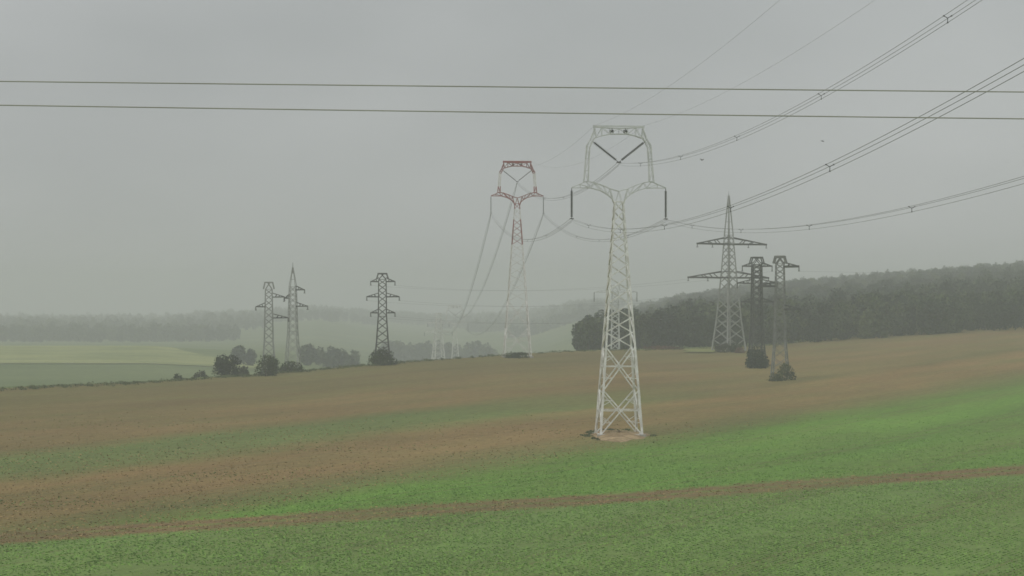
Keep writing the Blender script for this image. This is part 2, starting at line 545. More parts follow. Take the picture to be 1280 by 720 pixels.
# dark wood on the rise behind the field, from its left tip on
for row, D0 in enumerate([825, 850, 880, 915, 955, 1000, 1050, 1110, 1180, 1260, 1350, 1460, 1570, 1690, 1820, 1960, 2110, 2280, 2450]):
    u = 724 + row * 3
    while u < 1480:
        D = D0 + random.uniform(-14, 14) + (max(0, u - 900) * 0.22)
        x = (u - 640) / F * D
        h = random.uniform(10.5, 15)
        top = CZ - (canopy_y(u) - HY) / F * D + random.uniform(-1.2, 1.6)
        yc = canopy_y(u) + (np.interp(u, [700, 960, 1090, 1280], [430, 430, 418, 404]) - canopy_y(u)) * 0.35 * (1 - min(1, max(0, (D - 830) / 1100)))
        yc = min(yc, canopy_y(u) + np.interp(u, [850, 1090], [15, 27])) if u > 790 else canopy_y(u)
        top = CZ - (yc - HY) / F * D + random.uniform(-3.2, 2.6)
        z = hz(x, D)
        if row < 1: h *= 0.85
        h = min(h, max(top - z, 0)) if u < 1500 else h
        if h > 6.0:
            spots.append((x, D, h, h * random.uniform(0.75, 1.05)))
        u += random.uniform(5.5, 9) * F / D / 4.0 * 1.35
print('wood trees', len(spots))
forest('forest', spots, protos_near, 'wood', 'dark broadleaf wood on the rise behind the brown field, its top lost in fog')

# far woods on the left, across the valley, and in the misty gap
spots = []
for D0, ua, ub, hh in ((2380, -250, 286, 15), (2460, -250, 292, 15), (2540, -250, 300, 15), (2900, -250, 330, 15), (3300, -250, 420, 15), (3700, -250, 470, 15), (4200, -250, 540, 16), (4700, -250, 600, 17)):
    u = ua
    while u < ub:
        D = D0 + random.uniform(-40, 40)
        x = (u - 640) / F * D
        spots.append((x, D, hh * random.uniform(0.75, 1.15), hh * random.uniform(0.8, 1.2)))
        u += random.uniform(5, 9) * F / D * 1.1
print('left far trees', len(spots))
forest('distant_forest', spots, protos_far, 'wood', 'grey far-off wood across the valley above the yellow meadow')
spots = []
for D0, ua, ub, hh in ((1960, 486, 612, 15), (2010, 480, 618, 16), (1220, 386, 450, 8.5), (1250, 382, 454, 9), (1280, 388, 452, 10), (2900, 640, 745, 15), (3400, 590, 760, 16), (3900, 540, 780, 17), (4500, 440, 800, 18), (5000, 440, 820, 18), (1150, 298, 324, 8), (1165, 296, 326, 8)):
    u = ua
    while u < ub:
        D = D0 + random.uniform(-14, 14)
        x = (u - 640) / F * D
        h = hh * random.uniform(0.8, 1.15)
        if D0 in (1960, 2010):   # tops just above the brow of the field
            h = CZ - (random.uniform(424, 432) - HY) / F * D - hz(x, D)
        spots.append((x, D, h, min(h, 15) * random.uniform(0.9, 1.35)))
        u += random.uniform(4, 7.5) * F / D * 1.1
print('gap trees', len(spots))
forest('misty_forest', spots, protos_far, 'wood', 'pale misty tree belts in the valley behind the crest of the field')

# ------------------------------------------------------------------ pylons
def rowz(z0, z1, n, k=0.97):
    """n panel levels from z0 to z1, each k times the one below"""
    s = sum(k ** i for i in range(n))
    out, z = [z0], z0
    for i in range(n):
        z += (z1 - z0) * k ** i / s
        out.append(z)
    return out


def lattice(t, prof, panels, lw, bw, mats, matf, style, sub=True, leg_name='leg', brace_name='bracing', sx=1.0):
    """four legs (each its own mesh) and the bracing of a tapering square tower.
    prof: [(z, halfwidth)], panels: levels, style(i): 'X', 'XH', '/', 'Z'"""
    hw = lambda z: float(np.interp(z, [p[0] for p in prof], [p[1] for p in prof]))
    corners = ((-1, -1), (1, -1), (1, 1), (-1, 1))
    c = lambda i, z: Vector((corners[i % 4][0] * hw(z) * sx, corners[i % 4][1] * hw(z), z))
    for i in range(4):
        mb = MB()
        zs = sorted(set(panels) | {p[0] for p in prof if panels[0] <= p[0] <= panels[-1]})
        for a, b in zip(zs[:-1], zs[1:]):
            mb.bar(c(i, a), c(i, b), lw * (1.0 - 0.5 * (a - zs[0]) / (zs[-1] - zs[0])), matf((a + b) / 2), (1, 0.02, 0))
        mb.build(leg_name, mats, t)
    mb = MB()
    for k, (a, b) in enumerate(zip(panels[:-1], panels[1:])):
        st = style(k)
        m = matf((a + b) / 2)
        for i in range(4):
            n = (c(i, a) + c(i + 1, a)); n.z = 0; n.normalize()
            off = n * bw * 0.3
            p0, p1, q0, q1 = c(i, a), c(i + 1, a), c(i, b), c(i + 1, b)
            if st in ('X', 'XH'):
                mb.bar(p0 + off, q1 + off, bw, m, n); mb.bar(p1 - off, q0 - off, bw, m, n)
            elif st == '/':
                mb.bar(p0 + off, q1 + off, bw, m, n)
            elif st == 'Z':
                if k % 2: mb.bar(p0 + off, q1 + off, bw, m, n)
                else: mb.bar(p1 + off, q0 + off, bw, m, n)
            if st == 'XH':
                # crossing height of the two diagonals of a tapering panel
                ha, hb = hw(a), hw(b)
                zc = a + (b - a) * ha / (ha + hb)
                mb.bar(c(i, zc) + off * 0.1, c(i + 1, zc) + off * 0.1, bw * 0.8, m, n)
                if sub:
                    x = (c(i, zc) + c(i + 1, zc)) / 2
                    for (e, g_) in ((p0, i), (p1, i + 1), (q0, i), (q1, i + 1)):
                        mid = e.lerp(x, 0.5)
                        mb.bar(mid, c(g_, mid.z), bw * 0.5, m, n)
                        mb.bar(mid, c(g_, (mid.z + zc) / 2 if e.z < zc else (mid.z + zc) / 2), bw * 0.45, m, n)
                    mb.box(x, bw * 2.2, bw * 1.5, bw * 2.2, m)
    # horizontal ring at the foot, at the top and at changes of slope
    for z in [panels[0] + 0.02] + [panels[-1]] + [p[0] for p in prof[1:-1]]:
        for i in range(4):
            mb.bar(c(i, z), c(i + 1, z), bw * 0.85, matf(z))
    mb.build(brace_name, mats, t)


def truss(mb, top, bot, dtop, dbot, w, bw, mf):
    """a planar pair of chords doubled in depth: top/bot polylines (x,z), half depths; zigzag between"""
    for s in (-1, 1):
        T = [Vector((x, s * d, z)) for (x, z), d in zip(top, dtop)]
        B = [Vector((x, s * d, z)) for (x, z), d in zip(bot, dbot)]
        for ch in (T, B):
            for a, b in zip(ch[:-1], ch[1:]):
                mb.bar(a, b, w, mf((a.z + b.z) / 2))
        n = min(len(T), len(B))
        for i in range(n):
            if (T[i] - B[i]).length > 0.1:
                mb.bar(T[i], B[i], bw, mf(T[i].z))
            if i + 1 < n:
                a, b = (T[i], B[i + 1]) if i % 2 else (B[i], T[i + 1])
                if (a - b).length > 0.1:
                    mb.bar(a, b, bw, mf((a.z + b.z) / 2))
    for (ch, ds) in ((top, dtop), (bot, dbot)):
        for i, ((x, z), d) in enumerate(zip(ch, ds)):
            if d > 0.12:
                mb.bar((x, -d, z), (x, d, z), bw, mf(z))
            if i + 1 < len(ch):
                (x2, z2), d2 = ch[i + 1], ds[i + 1]
                sg = 1 if i % 2 else -1
                mb.bar((x, -sg * d, z), (x2, sg * d2, z2), bw * 0.8, mf((z + z2) / 2))


ATT = {}


def delta_tower(key, loc, rz, e, label, mats, matf, lw=0.30, bw=0.16, hwt=0.085, insr=0.19):
    """single-circuit delta tower: tapering body, waist, window head with V string; e lengthens the body"""
    t = thing('transmission_pylon', loc, rz, label, 'pylon')
    W = 31.6 + e
    base = 2.82 * (W + 5.5) / 37.1
    X1, X2 = 6.2 * (1 + e / 40), 12.0 * (1 + e / 40)
    panels = [0.25, X1, X2] + rowz(X2, W, 12 + int(e / 2), 0.955)[1:]
    lattice(t, [(-0.6, base * 1.015), (W, 0.55)], panels, lw, bw, mats, matf, lambda k: 'XH' if k < 2 else '/')
    for sx in (-1, 1):
        for sy in (-1, 1):
            mb = MB()
            mb.box((sx * base * 1.01, sy * base * 1.01, -0.05), 0.85, 0.85, 0.7)
            mb.build('footing', M['conc'], t)
    mfh = lambda z: matf(z)
    Z = lambda z: z + e
    # two arms with bent lower chords, each its own part
    for s in (-1, 1):
        mb = MB()
        top = [(0.0, Z(33.0)), (1.2, Z(33.35)), (2.1, Z(33.75)), (3.4, Z(34.2)), (4.45, Z(34.35)), (5.3, Z(33.95)), (6.4, Z(33.5))]
        bot = [(0.55, Z(31.1)), (0.9, Z(32.0)), (1.5, Z(32.55)), (2.5, Z(33.1)), (3.75, Z(33.45)), (5.2, Z(33.48)), (6.4, Z(33.46))]
        dt = [0.45, 0.5, 0.5, 0.5, 0.5, 0.3, 0.12]
        db = [0.5, 0.5, 0.5, 0.5, 0.5, 0.3, 0.12]
        truss(mb, [(x * s, z) for x, z in top], [(x * s, z) for x, z in bot], dt, db, hwt, hwt * 0.62, mfh)
        mb.build('crossarm', mats, t)
        # window column
        mb = MB()
        A = [(4.75, Z(34.2)), (4.62, Z(35.8)), (4.48, Z(37.4)), (4.35, Z(39.2)), (3.85, Z(40.0)), (3.25, Z(41.5))]
        B = [(4.15, Z(34.35)), (4.12, Z(35.8)), (4.05, Z(37.4)), (3.95, Z(38.9)), (3.6, Z(39.7)), (3.1, Z(40.4))]
        truss(mb, [(x * s, z) for x, z in A], [(x * s, z) for x, z in B], [0.5] * 6, [0.5] * 6, hwt, hwt * 0.55, mfh)
        mb.build('window_column', mats, t)
        # suspension string at the arm tip
        mb = MB()
        mb.tube([(6.4 * s, 0, Z(33.45)), (6.4 * s, 0, Z(33.1))], 0.05, 0, 6)
        mb.discs((6.4 * s, 0, Z(33.1)), (6.4 * s, 0, Z(29.5)), 22, insr)
        mb.box((6.4 * s, 0, Z(29.3)), 0.5, 0.7, 0.12)
        mb.tube([(6.4 * s, 0, Z(29.52)), (6.4 * s, 0, Z(29.3))], 0.04, 0, 6)
        mb.build('insulator_string', M['insul'], t)
        # half of the V
        mb = MB()
        a, b = Vector((3.55 * s, 0, Z(39.75))), Vector((0.12 * s, 0, Z(37.05)))
        mb.tube([a, a.lerp(b, 0.06)], 0.05, 0, 6)
        mb.discs(a.lerp(b, 0.06), a.lerp(b, 0.93), 22, insr)
        mb.tube([a.lerp(b, 0.93), b], 0.04, 0, 6)
        mb.build('v_insulator_string', M['insul'], t)
    # top beam with deeper ends and the two vibration dampers under it
    mb = MB()
    top = [(-3.4, Z(41.72)), (-2.3, Z(41.62)), (-1.2, Z(41.55)), (0, Z(41.52)), (1.2, Z(41.55)), (2.3, Z(41.62)), (3.4, Z(41.68))]
    bot = [(-3.1, Z(40.25)), (-2.3, Z(40.5)), (-1.2, Z(40.75)), (0, Z(40.75)), (1.2, Z(40.75)), (2.3, Z(40.5)), (3.1, Z(40.2))]
    truss(mb, top, bot, [0.5] * 7, [0.5] * 7, hwt * 1.15, hwt * 0.6, mfh)
    mb.bar((-3.5, 0, Z(41.82)), (3.5, 0, Z(41.80)), hwt * 2.6, matf(Z(42)))
    mb.build('top_beam', mats, t)
    for x in (-0.92, 0.92):
        mb = MB()
        mb.discs((x - 0.3, 0, Z(41.1)), (x + 0.3, 0, Z(41.1)), 2, 0.27)
        mb.tube([(x, 0, Z(41.1)), (x, 0, Z(41.6))], 0.05, 0, 6)
        mb.build('wire_clamp', M['insul'], t)
    mb = MB()
    mb.box((0, 0, Z(36.95)), 0.55, 0.8, 0.16)
    mb.build('yoke_plate', M['insul'], t)
    R = Matrix.Rotation(rz, 4, 'Z')
    Lc = Vector(loc)
    w = lambda x, z: Lc + (R @ Vector((x, 0, z)))
    ATT[key] = {'L': w(-6.4, Z(29.15)), 'R': w(6.4, Z(29.15)), 'C': w(0, Z(36.75)), 'EL': w(-3.3, Z(41.9)), 'ER': w(3.3, Z(41.9))}
    return t


p1 = P(773.5, 545, 375); p1.z = hz(p1.x, p1.y) + 0.05
delta_tower('near', p1, math.radians(5), 0.0,
            'tallest pale steel pylon with window head, standing on a bare soil patch in the field', [M['white'], M['palegrey']], lambda z: 1 if z > 31.8 else 0)
p2 = ground_at(646.5, 675)
e2 = 47.6 - 41.9
delta_tower('red', p2, math.radians(4), e2,
            'pylon with red and white painted head, fading into fog on the crest of the field', [M['white'], M['red']],
            lambda z: 1 if (z > 44.0 or 36.4 < z < 41.5 or 27.9 < z < 33.2) else 0, lw=0.23, bw=0.11, hwt=0.16, insr=0.13)
p3 = P(569, 382, 1390); p3.z = hz(p3.x, p3.y)
delta_tower('valley', p3, math.radians(3), (18.5 - p3.z) - 41.9,
            'ghostly pylon almost lost in the mist down in the valley', [M['white'], M['red']], lambda z: 0, lw=0.4, bw=0.16, hwt=0.15, insr=0.10)


def line_pylon(loc, rz, H, prof, arms, label, mat, top='hat', lw=0.2, bw=0.1, npan=16, style='X', armw=0.2, group=None, stay=0.9, k=0.95, ins=1.3, name='lattice_pylon', insmat='insul', armmat=None):
    """lattice pylon. arms: (z, left length, right length), 0 for none"""
    t = thing(name, loc, rz, label, 'pylon', group)
    m = M[mat]; am = M[armmat] if armmat else m
    zt = prof[-1][0]
    lattice(t, prof, rowz(0.1, zt, npan, k), lw, bw, [m], lambda z: 0, (lambda kk: style), sub=False)
    hw = lambda z: float(np.interp(z, [p[0] for p in prof], [p[1] for p in prof]))
    R = Matrix.Rotation(rz, 4, 'Z'); Lc = Vector(loc); pts = {}
    for i, (z, la, ra) in enumerate(arms):
        for s, L in ((-1, la), (1, ra)):
            if not L:
                continue
            mb = MB()
            h0 = hw(z)
            tip = Vector((s * L, 0, z + 0.05))
            for sy in (-1, 1):
                a = Vector((s * h0, sy * h0, z)); b = Vector((s * h0 * 0.95, sy * h0 * 0.95, z + stay))
                mb.bar(a, tip + Vector((0, sy * 0.08, 0)), armw); mb.bar(b, tip + Vector((-s * 0.25, sy * 0.05, 0.1)), armw * 0.5)
                for q in (0.25, 0.5, 0.72):
                    mb.bar(a.lerp(tip, q), b.lerp(tip, min(q + 0.12, 1)), armw * 0.4)
            for q in (0.2, 0.45, 0.7):
                a = Vector((s * h0, -h0, z)).lerp(tip, q); b = Vector((s * h0, h0, z)).lerp(tip, q + 0.12)
                mb.bar(a, b, armw * 0.4)
            mb.build('crossarm', am, t)
            spots_ = [L] if L < 9 else [L, L * 0.52]
            for x in spots_:
                mb = MB()
                mb.discs((s * x, 0, z), (s * x, 0, z - ins), 8, 0.16)
                mb.box((s * x, 0, z - ins), 0.35, 0.5, 0.12)
                mb.build('insulator_string', M[insmat], t)
            pts[(i, s)] = Lc + R @ Vector((s * L, 0, z - ins - 0.05))
    mb = MB()
    h = hw(zt)
    if top == 'hat':
        w = h * 1.15
        for sy in (-1, 1):
            mb.bar((-w, sy * h * .9, H), (w, sy * h * .9, H), armw * 1.2)
            mb.bar((-w, sy * h * .9, H), (-h * 1.6, sy * h * .9, zt + 0.05), armw * 0.8)
            mb.bar((w, sy * h * .9, H), (h * 1.6, sy * h * .9, zt + 0.05), armw * 0.8)
            mb.bar((-h, sy * h, zt), (w * .3, sy * h * .9, H), armw * .5)
            mb.bar((h, sy * h, zt), (-w * .3, sy * h * .9, H), armw * .5)
        for x in (-w, 0, w):
            mb.bar((x, -h * .9, H), (x, h * .9, H), armw)
        mb.build('top_frame', m, t)
    else:
        for sx in (-1, 1):
            for sy in (-1, 1):
                mb.bar((sx * h, sy * h, zt), (sx * 0.08, sy * 0.08, H - 1.2), lw * 0.7)
        for q in (0.3, 0.55, 0.78):
            z = zt + (H - zt) * q; r = h * (1 - q)
            for a, b in (((-r, -r), (r, -r)), ((r, -r), (r, r)), ((r, r), (-r, r)), ((-r, r), (-r, -r))):
                mb.bar((*a, z), (*b, z), bw * 0.8)
        mb.tube([(0, 0, H - 2.4), (0, 0, H)], [0.16, 0.05], 0, 6)
        mb.build('spire', m, t)
    return pts


def along(u, y, D):
    p = P(u, y, D)
    p.z = hz(p.x, p.y)
    return p


# right-hand cluster
m1 = 760 / F
R1 = line_pylon(along(911, 437, 760), math.radians(36), (437 - 237) * m1,
                [(-0.4, 3.35), (8, 2.45), (20, 1.55), (31.8, 0.85)], [(29.3, 11.2, 13.6), (20.1, 14.4, 14.4)],
                'tall spired pylon with two very wide crossarms on splayed pale legs by the wood',
                'grey', 'spire', 0.34, 0.13, 14, 'X', 0.45, stay=1.8, ins=0.9, armmat='dark')
m2 = 638 / F
R2 = line_pylon(along(946, 459, 638), math.radians(8), 25.2, [(-0.3, 1.75), (10, 1.15), (23.6, 1.0)],
                [(23.2, 3.4, 3.6), (19.3, 4.6, 4.9), (15.0, 3.6, 3.9)],
                'short dark dense lattice pylon with flat cap rising from a round dark bush', 'dark', 'hat', 0.32, 0.17, 15, 'X', 0.30, ins=1.1)
m3 = 567 / F
R3 = line_pylon(along(975, 473, 567), math.radians(-14), 25.0, [(-0.3, 1.7), (8, 1.1), (23.6, 0.8)],
                [(23.0, 0, 3.9), (19.0, 4.4, 0), (14.3, 0, 4.2)],
                'short pale pylon with staggered arms, nearest of the cluster by the wood', 'mid', 'hat', 0.25, 0.09, 15, 'X', 0.42, ins=0.9, armmat='dark')
# left-hand group
m4 = 600 / F
L1 = line_pylon(along(336, 466, 600), math.radians(10), (467 - 352) * m4, [(-0.3, 1.5), (7, 0.95), (18.4, 0.72)],
                [(16.7, 0, 3.4), (14.6, 2.8, 0), (12.2, 0, 4.2)],
                'flat-capped lattice pylon with staggered arms behind a round bush, beside the pointed one', 'grey', 'hat', 0.19, 0.09, 12, 'X', 0.24, ins=0.7, armmat='dark')
m5 = 625 / F
L2 = line_pylon(along(366, 463, 625), math.radians(-8), (465 - 329) * m5, [(-0.3, 1.6), (9, 0.98), (19.0, 0.72)],
                [(18.3, 0, 2.7), (14.6, 0, 3.4), (16.4, 2.0, 0)],
                'pylon with a pointed spire and short arms, right of the flat-capped one', 'grey', 'spire', 0.19, 0.09, 12, 'X', 0.24, ins=0.7, armmat='dark')
m6 = 640 / F
L3 = line_pylon(along(478, 456, 640), math.radians(6), (456 - 343) * m6, [(-0.3, 1.9), (5, 1.35), (11, 0.95), (19.5, 0.85)],
                [(19.0, 2.7, 2.9), (15.5, 3.6, 3.9), (11.8, 2.7, 2.9)],
                'dark three-tier pylon with even arms standing alone over a dense bush', 'dark', 'hat', 0.22, 0.11, 12, 'X', 0.28, ins=0.8)
# one behind the near pylon, and one in the mist
m7 = 800 / F
B1 = line_pylon(along(769, 436, 800), math.radians(4), 18.6, [(-0.3, 1.15), (17.0, 0.9)], [(16.6, 6.1, 6.3)],
                'faint pale pylon with one long crossarm seen through the tallest pylon', 'palegrey', 'hat', 0.24, 0.11, 11, 'X', 0.22, ins=2.6, insmat='mid')
p8 = P(548, 390, 1240); z8 = hz(p8.x, p8.y); p8.z = z8
B2 = line_pylon(p8, math.radians(20), 15.0 - z8, [(-0.3, 3.4), (14, 2.3), (13.0 - z8, 0.9)], [(10.5 - z8, 5.0, 5.0), (6.5 - z8, 6.5, 6.5)],
                'whitish pylon legs dimly showing in the mist, left of the ghostly window-headed pylon', 'white', 'hat', 0.4, 0.15, 13, 'X', 0.25, ins=1.5, insmat='mid')


# ------------------------------------------------------------------ wires
def sagline(a, b, sag, n=60):
    return [a.lerp(b, i / n) - Vector((0, 0, 4 * sag * (i / n) * (1 - i / n))) for i in range(n + 1)]


def bundle(a, b, sag, label, group, r=0.0135, sp=0.42, spacers=(0.12, 0.28, 0.44, 0.60, 0.76), cut=1.0, n=80, k=3):
    """a bundle of k parallel conductors with spacers, one thing"""
    t = thing('conductor_bundle', a, 0, label, 'power line', group)
    d = (b - a); side = Vector((d.y, -d.x, 0)).normalized(); up = Vector((0, 0, 1))
    offs = [side * math.cos(q) * sp / 1.73 + up * math.sin(q) * sp / 1.73 for q in (math.radians(a_) for a_ in (150, 30, 270))][:k]
    line = sagline(a, b, sag, n)
    line = line[:int(n * cut) + 1]
    for o in offs:
        mb = MB()
        mb.tube([p - a + o * min(1, 0.25 + i / 3.0) for i, p in enumerate(line)], r, 0, 6)
        mb.build('conductor', M['wire'], t, True)
    for s in spacers:
        if s > cut: continue
        p = line[int(s * n)] - a
        mb = MB()
        for i in range(k):
            mb.bar(p + offs[i], p, 0.035)
            mb.box(p + offs[i], 0.07, 0.2, 0.07)
        mb.build('spacer', M['insul'], t)
    return t


def wire(name, a, b, sag, r, label, mat, cat='wire', group=None, n=40):
    mb = MB()
    mb.tube([p - a for p in sagline(a, b, sag, n)], r, 0, 6)
    o = mb.build(name, M[mat], None, True)
    o.location = a
    return tag(o, label, cat, group)


N1, N2, N3 = ATT['near'], ATT['red'], ATT['valley']
T0 = Vector((26.6, 75.0, 0))
g0 = 'conductor bundles between the pylons'
bundle(N1['L'], T0 + Vector((-6.4, 0, 27.6)), 4.1, 'steep wire bundle from the left arm of the tall pale pylon to the right edge', g0)
bundle(N1['R'], T0 + Vector((6.4, 0, 27.6)), 4.1, 'lowest, flattest wire bundle from the right arm of the tall pale pylon', g0)
bundle(N1['C'], T0 + Vector((0, 0, 35.9)), 4.2, 'highest wire bundle, rising right from the V string of the tall pale pylon', g0)
bundle(N2['L'], N1['L'], 4.4, 'wire bundle sagging between the left arms of the red-headed and pale pylons', g0, r=0.022, spacers=(0.2, 0.4, 0.6, 0.8))
bundle(N2['R'], N1['R'], 4.4, 'wire bundle sagging between the right arms of the red-headed and pale pylons', g0, r=0.022, spacers=(0.2, 0.4, 0.6, 0.8))
bundle(N2['C'], N1['C'], 4.4, 'wire bundle between the V strings of the red-headed and pale pylons', g0, r=0.022, spacers=(0.2, 0.4, 0.6, 0.8))
for q, w_ in (('L', 'left arm'), ('R', 'right arm'), ('C', 'V string')):
    bundle(N2[q], N3[q], 11.5, 'faint wire bundle dropping from the red-headed pylon %s into the valley' % w_, g0, r=0.03, spacers=(0.15, 0.3, 0.45))
for q, w_ in (('EL', 'left'), ('ER', 'right')):
    wire('earth_wire', N1[q], T0 + Vector((-3.3 if q == 'EL' else 3.3, 0, 41.2)), 3.0, 0.008,
         'thin earth wire rising right from the %s end of the pale pylon top' % w_, 'wire', 'earth wire', 'earth wires on the pylon tops')
    wire('earth_wire', N2[q], N1[q], 3.2, 0.010,
         'thin earth wire from the red pylon top to the pale pylon, %s one' % w_, 'wire', 'earth wire', 'earth wires on the pylon tops')

# two cables crossing the whole sky close to the camera
def skycable(ya, yb, D, sag, label):
    a, b = P(-900, ya, D), P(2200, yb, D)
    return wire('overhead_cable', a, b, sag, 0.0115, label, 'cable', 'cable', 'cables crossing the sky')
# straight through (189,131) and (1091,143)
skycable(131 - 1089 * 0.0133, 143 + 1109 * 0.0133, 50, 0.05, 'lower of the two cables crossing the whole sky from side to side')
skycable(103.5 - 1089 * 0.012, 113.8 + 1109 * 0.008, 50, 0.03, 'upper of the two dark cables crossing the whole sky from side to side')

gl = 'thin wires of the small pylons'
tiers = ('top', 'middle', 'bottom')
for i in range(3):
    for s, sd in ((-1, 'left'), (1, 'right')):
        wire('line_wire', L3[(i, s)], R2[(i, s)], 2.6, 0.013,
             'thin wire from the %s %s arm of the lone three-tier pylon' % (tiers[i], sd), 'wire', 'wire', gl)
for i, (s, w_) in enumerate(((1, 'top right'), (-1, 'left'), (1, 'lower right'))):
    a = R3[(i, s)]
    wire('line_wire', a, a + Vector((130, 24, 4.0)), 1.6, 0.012,
         'thin wire running right from the %s arm of the staggered-arm pylon by the wood' % w_, 'wire', 'wire', gl)

# ------------------------------------------------------------------ bushes, weeds, the foot of the near pylon
bush('bush', 283, 585, 6.1, 4.6, 'large rounded bush at the field edge, leftmost of the big dark ones', 'leaf', 1900, 0.22)
bush('bush', 333.5, 592, 5.0, 4.7, 'round dark bush at the foot of the flat-capped lattice pylon', 'leaf', 1700, 0.20, seed=2)
bush('bush', 365, 612, 6.2, 2.3, 'low spreading bush at the foot of the pointed pylon', 'leaf', 1300, 0.2, seed=3)
bush('bush', 478, 634, 6.2, 4.1, 'dense dark bush around the foot of the lone three-tier pylon', 'leaf', 1900, 0.2, seed=4)
bush('bush', 647, 669, 6.6, 1.5, 'low flat dark bush between the legs of the red-headed pylon', 'leaf', 1200, 0.17, seed=5)
bush('bush', 223, 556, 1.9, 1.3, 'tiny dark shrub alone at the edge of the far meadow', 'leaf', 350, 0.15, seed=6)
bush('bush', 251, 640, 3.6, 2.6, 'pale small bush left of the large rounded bush', 'leaf_olive', 700, 0.2, seed=7)
bush('bush', 303, 640, 3.2, 2.3, 'small greyish bush between the two round dark bushes', 'leaf_olive', 700, 0.2, seed=17)
bush('bush', 945.5, 630, 5.9, 5.0, 'round blackish bush wrapping the foot of the dense dark pylon', 'leaf', 2400, 0.2, seed=8)
bush('bush', 982.5, 561, 3.7, 3.5, 'scruffy olive bush at the foot of the short pale pylon, right side', 'leaf_olive', 1000, 0.16, seed=9)
bush('bush', 969, 559, 3.4, 1.8, 'low olive scrub at the foot of the short pale pylon, left side', 'leaf_olive', 700, 0.15, seed=10)
bush('bush', 904, 752, 4.6, 2.2, 'olive scrub between the legs of the tall spired pylon', 'leaf_olive', 900, 0.2, seed=11)
bush('bush', 919, 754, 3.8, 2.6, 'darker shrub at the right legs of the tall spired pylon', 'leaf', 900, 0.2, seed=12)
bush('bush', 925, 748, 2.6, 1.6, 'reddish dry weeds right of the tall spired pylon foot', 'twig', 500, 0.16, cat='weeds', seed=13)
bush('bush', 1020, 900, 5.5, 4.6, 'light green bush at the wood edge, left one of the pair', 'leaf_pale', 900, 0.28, seed=14)
bush('bush', 1047, 905, 8.0, 4.0, 'broad light green bush at the wood edge, right one of the pair', 'leaf_pale', 1200, 0.28, seed=15)
bush('tree', 735, 812, 9.0, 10.8, 'rounded dark tree at the left tip of the wood', 'wood', 3200, 0.36, 'tree', seed=16, trunk=1.4)
bush('weeds', 828, 772, 13.0, 1.1, 'long low strip of reddish dry weeds along the wood edge', 'twig', 1500, 0.2, 'weeds', seed=18, depth=3.0)

def brow_grass():
    rg = np.random.default_rng(11)
    V, Fc, k = [], [], 0
    for i in range(900):
        u = rg.uniform(-120, 1290)
        Dc = float(np.interp(u, CU, CD))
        if 560 < u < 900 and rg.random() < 0.55: continue
        D = Dc + rg.normal() * 3.5 - 1
        x = (u - 640) / F * D
        w = 0.4 + 0.9 * rg.random()
        hgt = 0.10 + 0.22 * rg.random()
        v, f = crown_arrays([(0, 0, hgt * 0.8, w, w, hgt)], 26, 0.12, rg)
        v[:, 2] = np.maximum(v[:, 2], 0.0)
        V.append(v + np.array([x, D, hz(x, D)])); Fc.append(f + k); k += len(v)
    o = np_mesh('grass', np.concatenate(V), np.concatenate(Fc), M['leaf_pale'])
    tag(o, 'rough grass fringe along the brow of the brown field', 'grass', kind='stuff')


brow_grass()

def vnoise(x, y, cell, seed):
    rg = np.random.default_rng(seed)
    T = rg.random((128, 128))
    fx, fy = x / cell, y / cell
    ix, iy = np.floor(fx).astype(int), np.floor(fy).astype(int)
    tx, ty = fx - ix, fy - iy
    tx = tx * tx * (3 - 2 * tx); ty = ty * ty * (3 - 2 * ty)
    g_ = lambda a, b: T[a % 128, b % 128]
    return (g_(ix, iy) * (1 - tx) + g_(ix + 1, iy) * tx) * (1 - ty) + (g_(ix, iy + 1) * (1 - tx) + g_(ix + 1, iy + 1) * tx) * ty


def scatter(name, n, test, size, hgt, mat, label, cat, seed, rows=0.0):
    '''small tufts or clods of three crossed faces each, in drilled rows, on the part of the field that test accepts'''
    rg = np.random.default_rng(seed)
    Y = 200 + 250 * rg.random(n) ** 1.15
    X = (rg.random(n) - 0.5) * 2 * (0.19 * Y + 6)
    sx_, sy_ = X * 0.908 - Y * 0.419, X * 0.419 + Y * 0.908
    if rows:
        sx_ = np.round(sx_ / rows) * rows + rg.normal(size=n) * 0.08 * rows
        X, Y = sx_ * 0.908 + sy_ * 0.419, sy_ * 0.908 - sx_ * 0.419
    keep = test(X, Y, sx_, sy_, rg.random(n)) & (rg.random(n) < np.clip((450 - Y) / 190, 0, 1) ** 1.3)
    X, Y = X[keep], Y[keep]; n = len(X)
    Z = height(X, Y) + 0.10 * np.sin(X * 0.11 + Y * 0.023) * np.sin(Y * 0.061)
    sz = size * (0.5 + rg.random(n)); hh = hgt * (0.5 + rg.random(n))
    V = []
    for k in range(3):
        a = rg.random(n) * 6.283
        dx, dy = np.cos(a) * sz, np.sin(a) * sz
        ln = hh * 1.5; lx, ly = -np.sin(a) * ln, np.cos(a) * ln
        V.append(np.stack([np.stack([X - dx, Y - dy, Z - 0.03], -1), np.stack([X + dx, Y + dy, Z - 0.03], -1),
                           np.stack([X + dx * 0.7 + lx, Y + dy * 0.7 + ly, Z + hh], -1), np.stack([X - dx * 0.7 + lx, Y - dy * 0.7 + ly, Z + hh * 0.8], -1)], 1))
    V = np.concatenate(V).reshape(-1, 3)
    o = np_mesh(name, V, np.arange(len(V)).reshape(-1, 4), M[mat])
    tag(o, label, cat, kind='stuff')


def track(X, Y):
    t_ = X * 0.61 - Y * 0.79
    return (t_ > -218.5) & (t_ < -207)


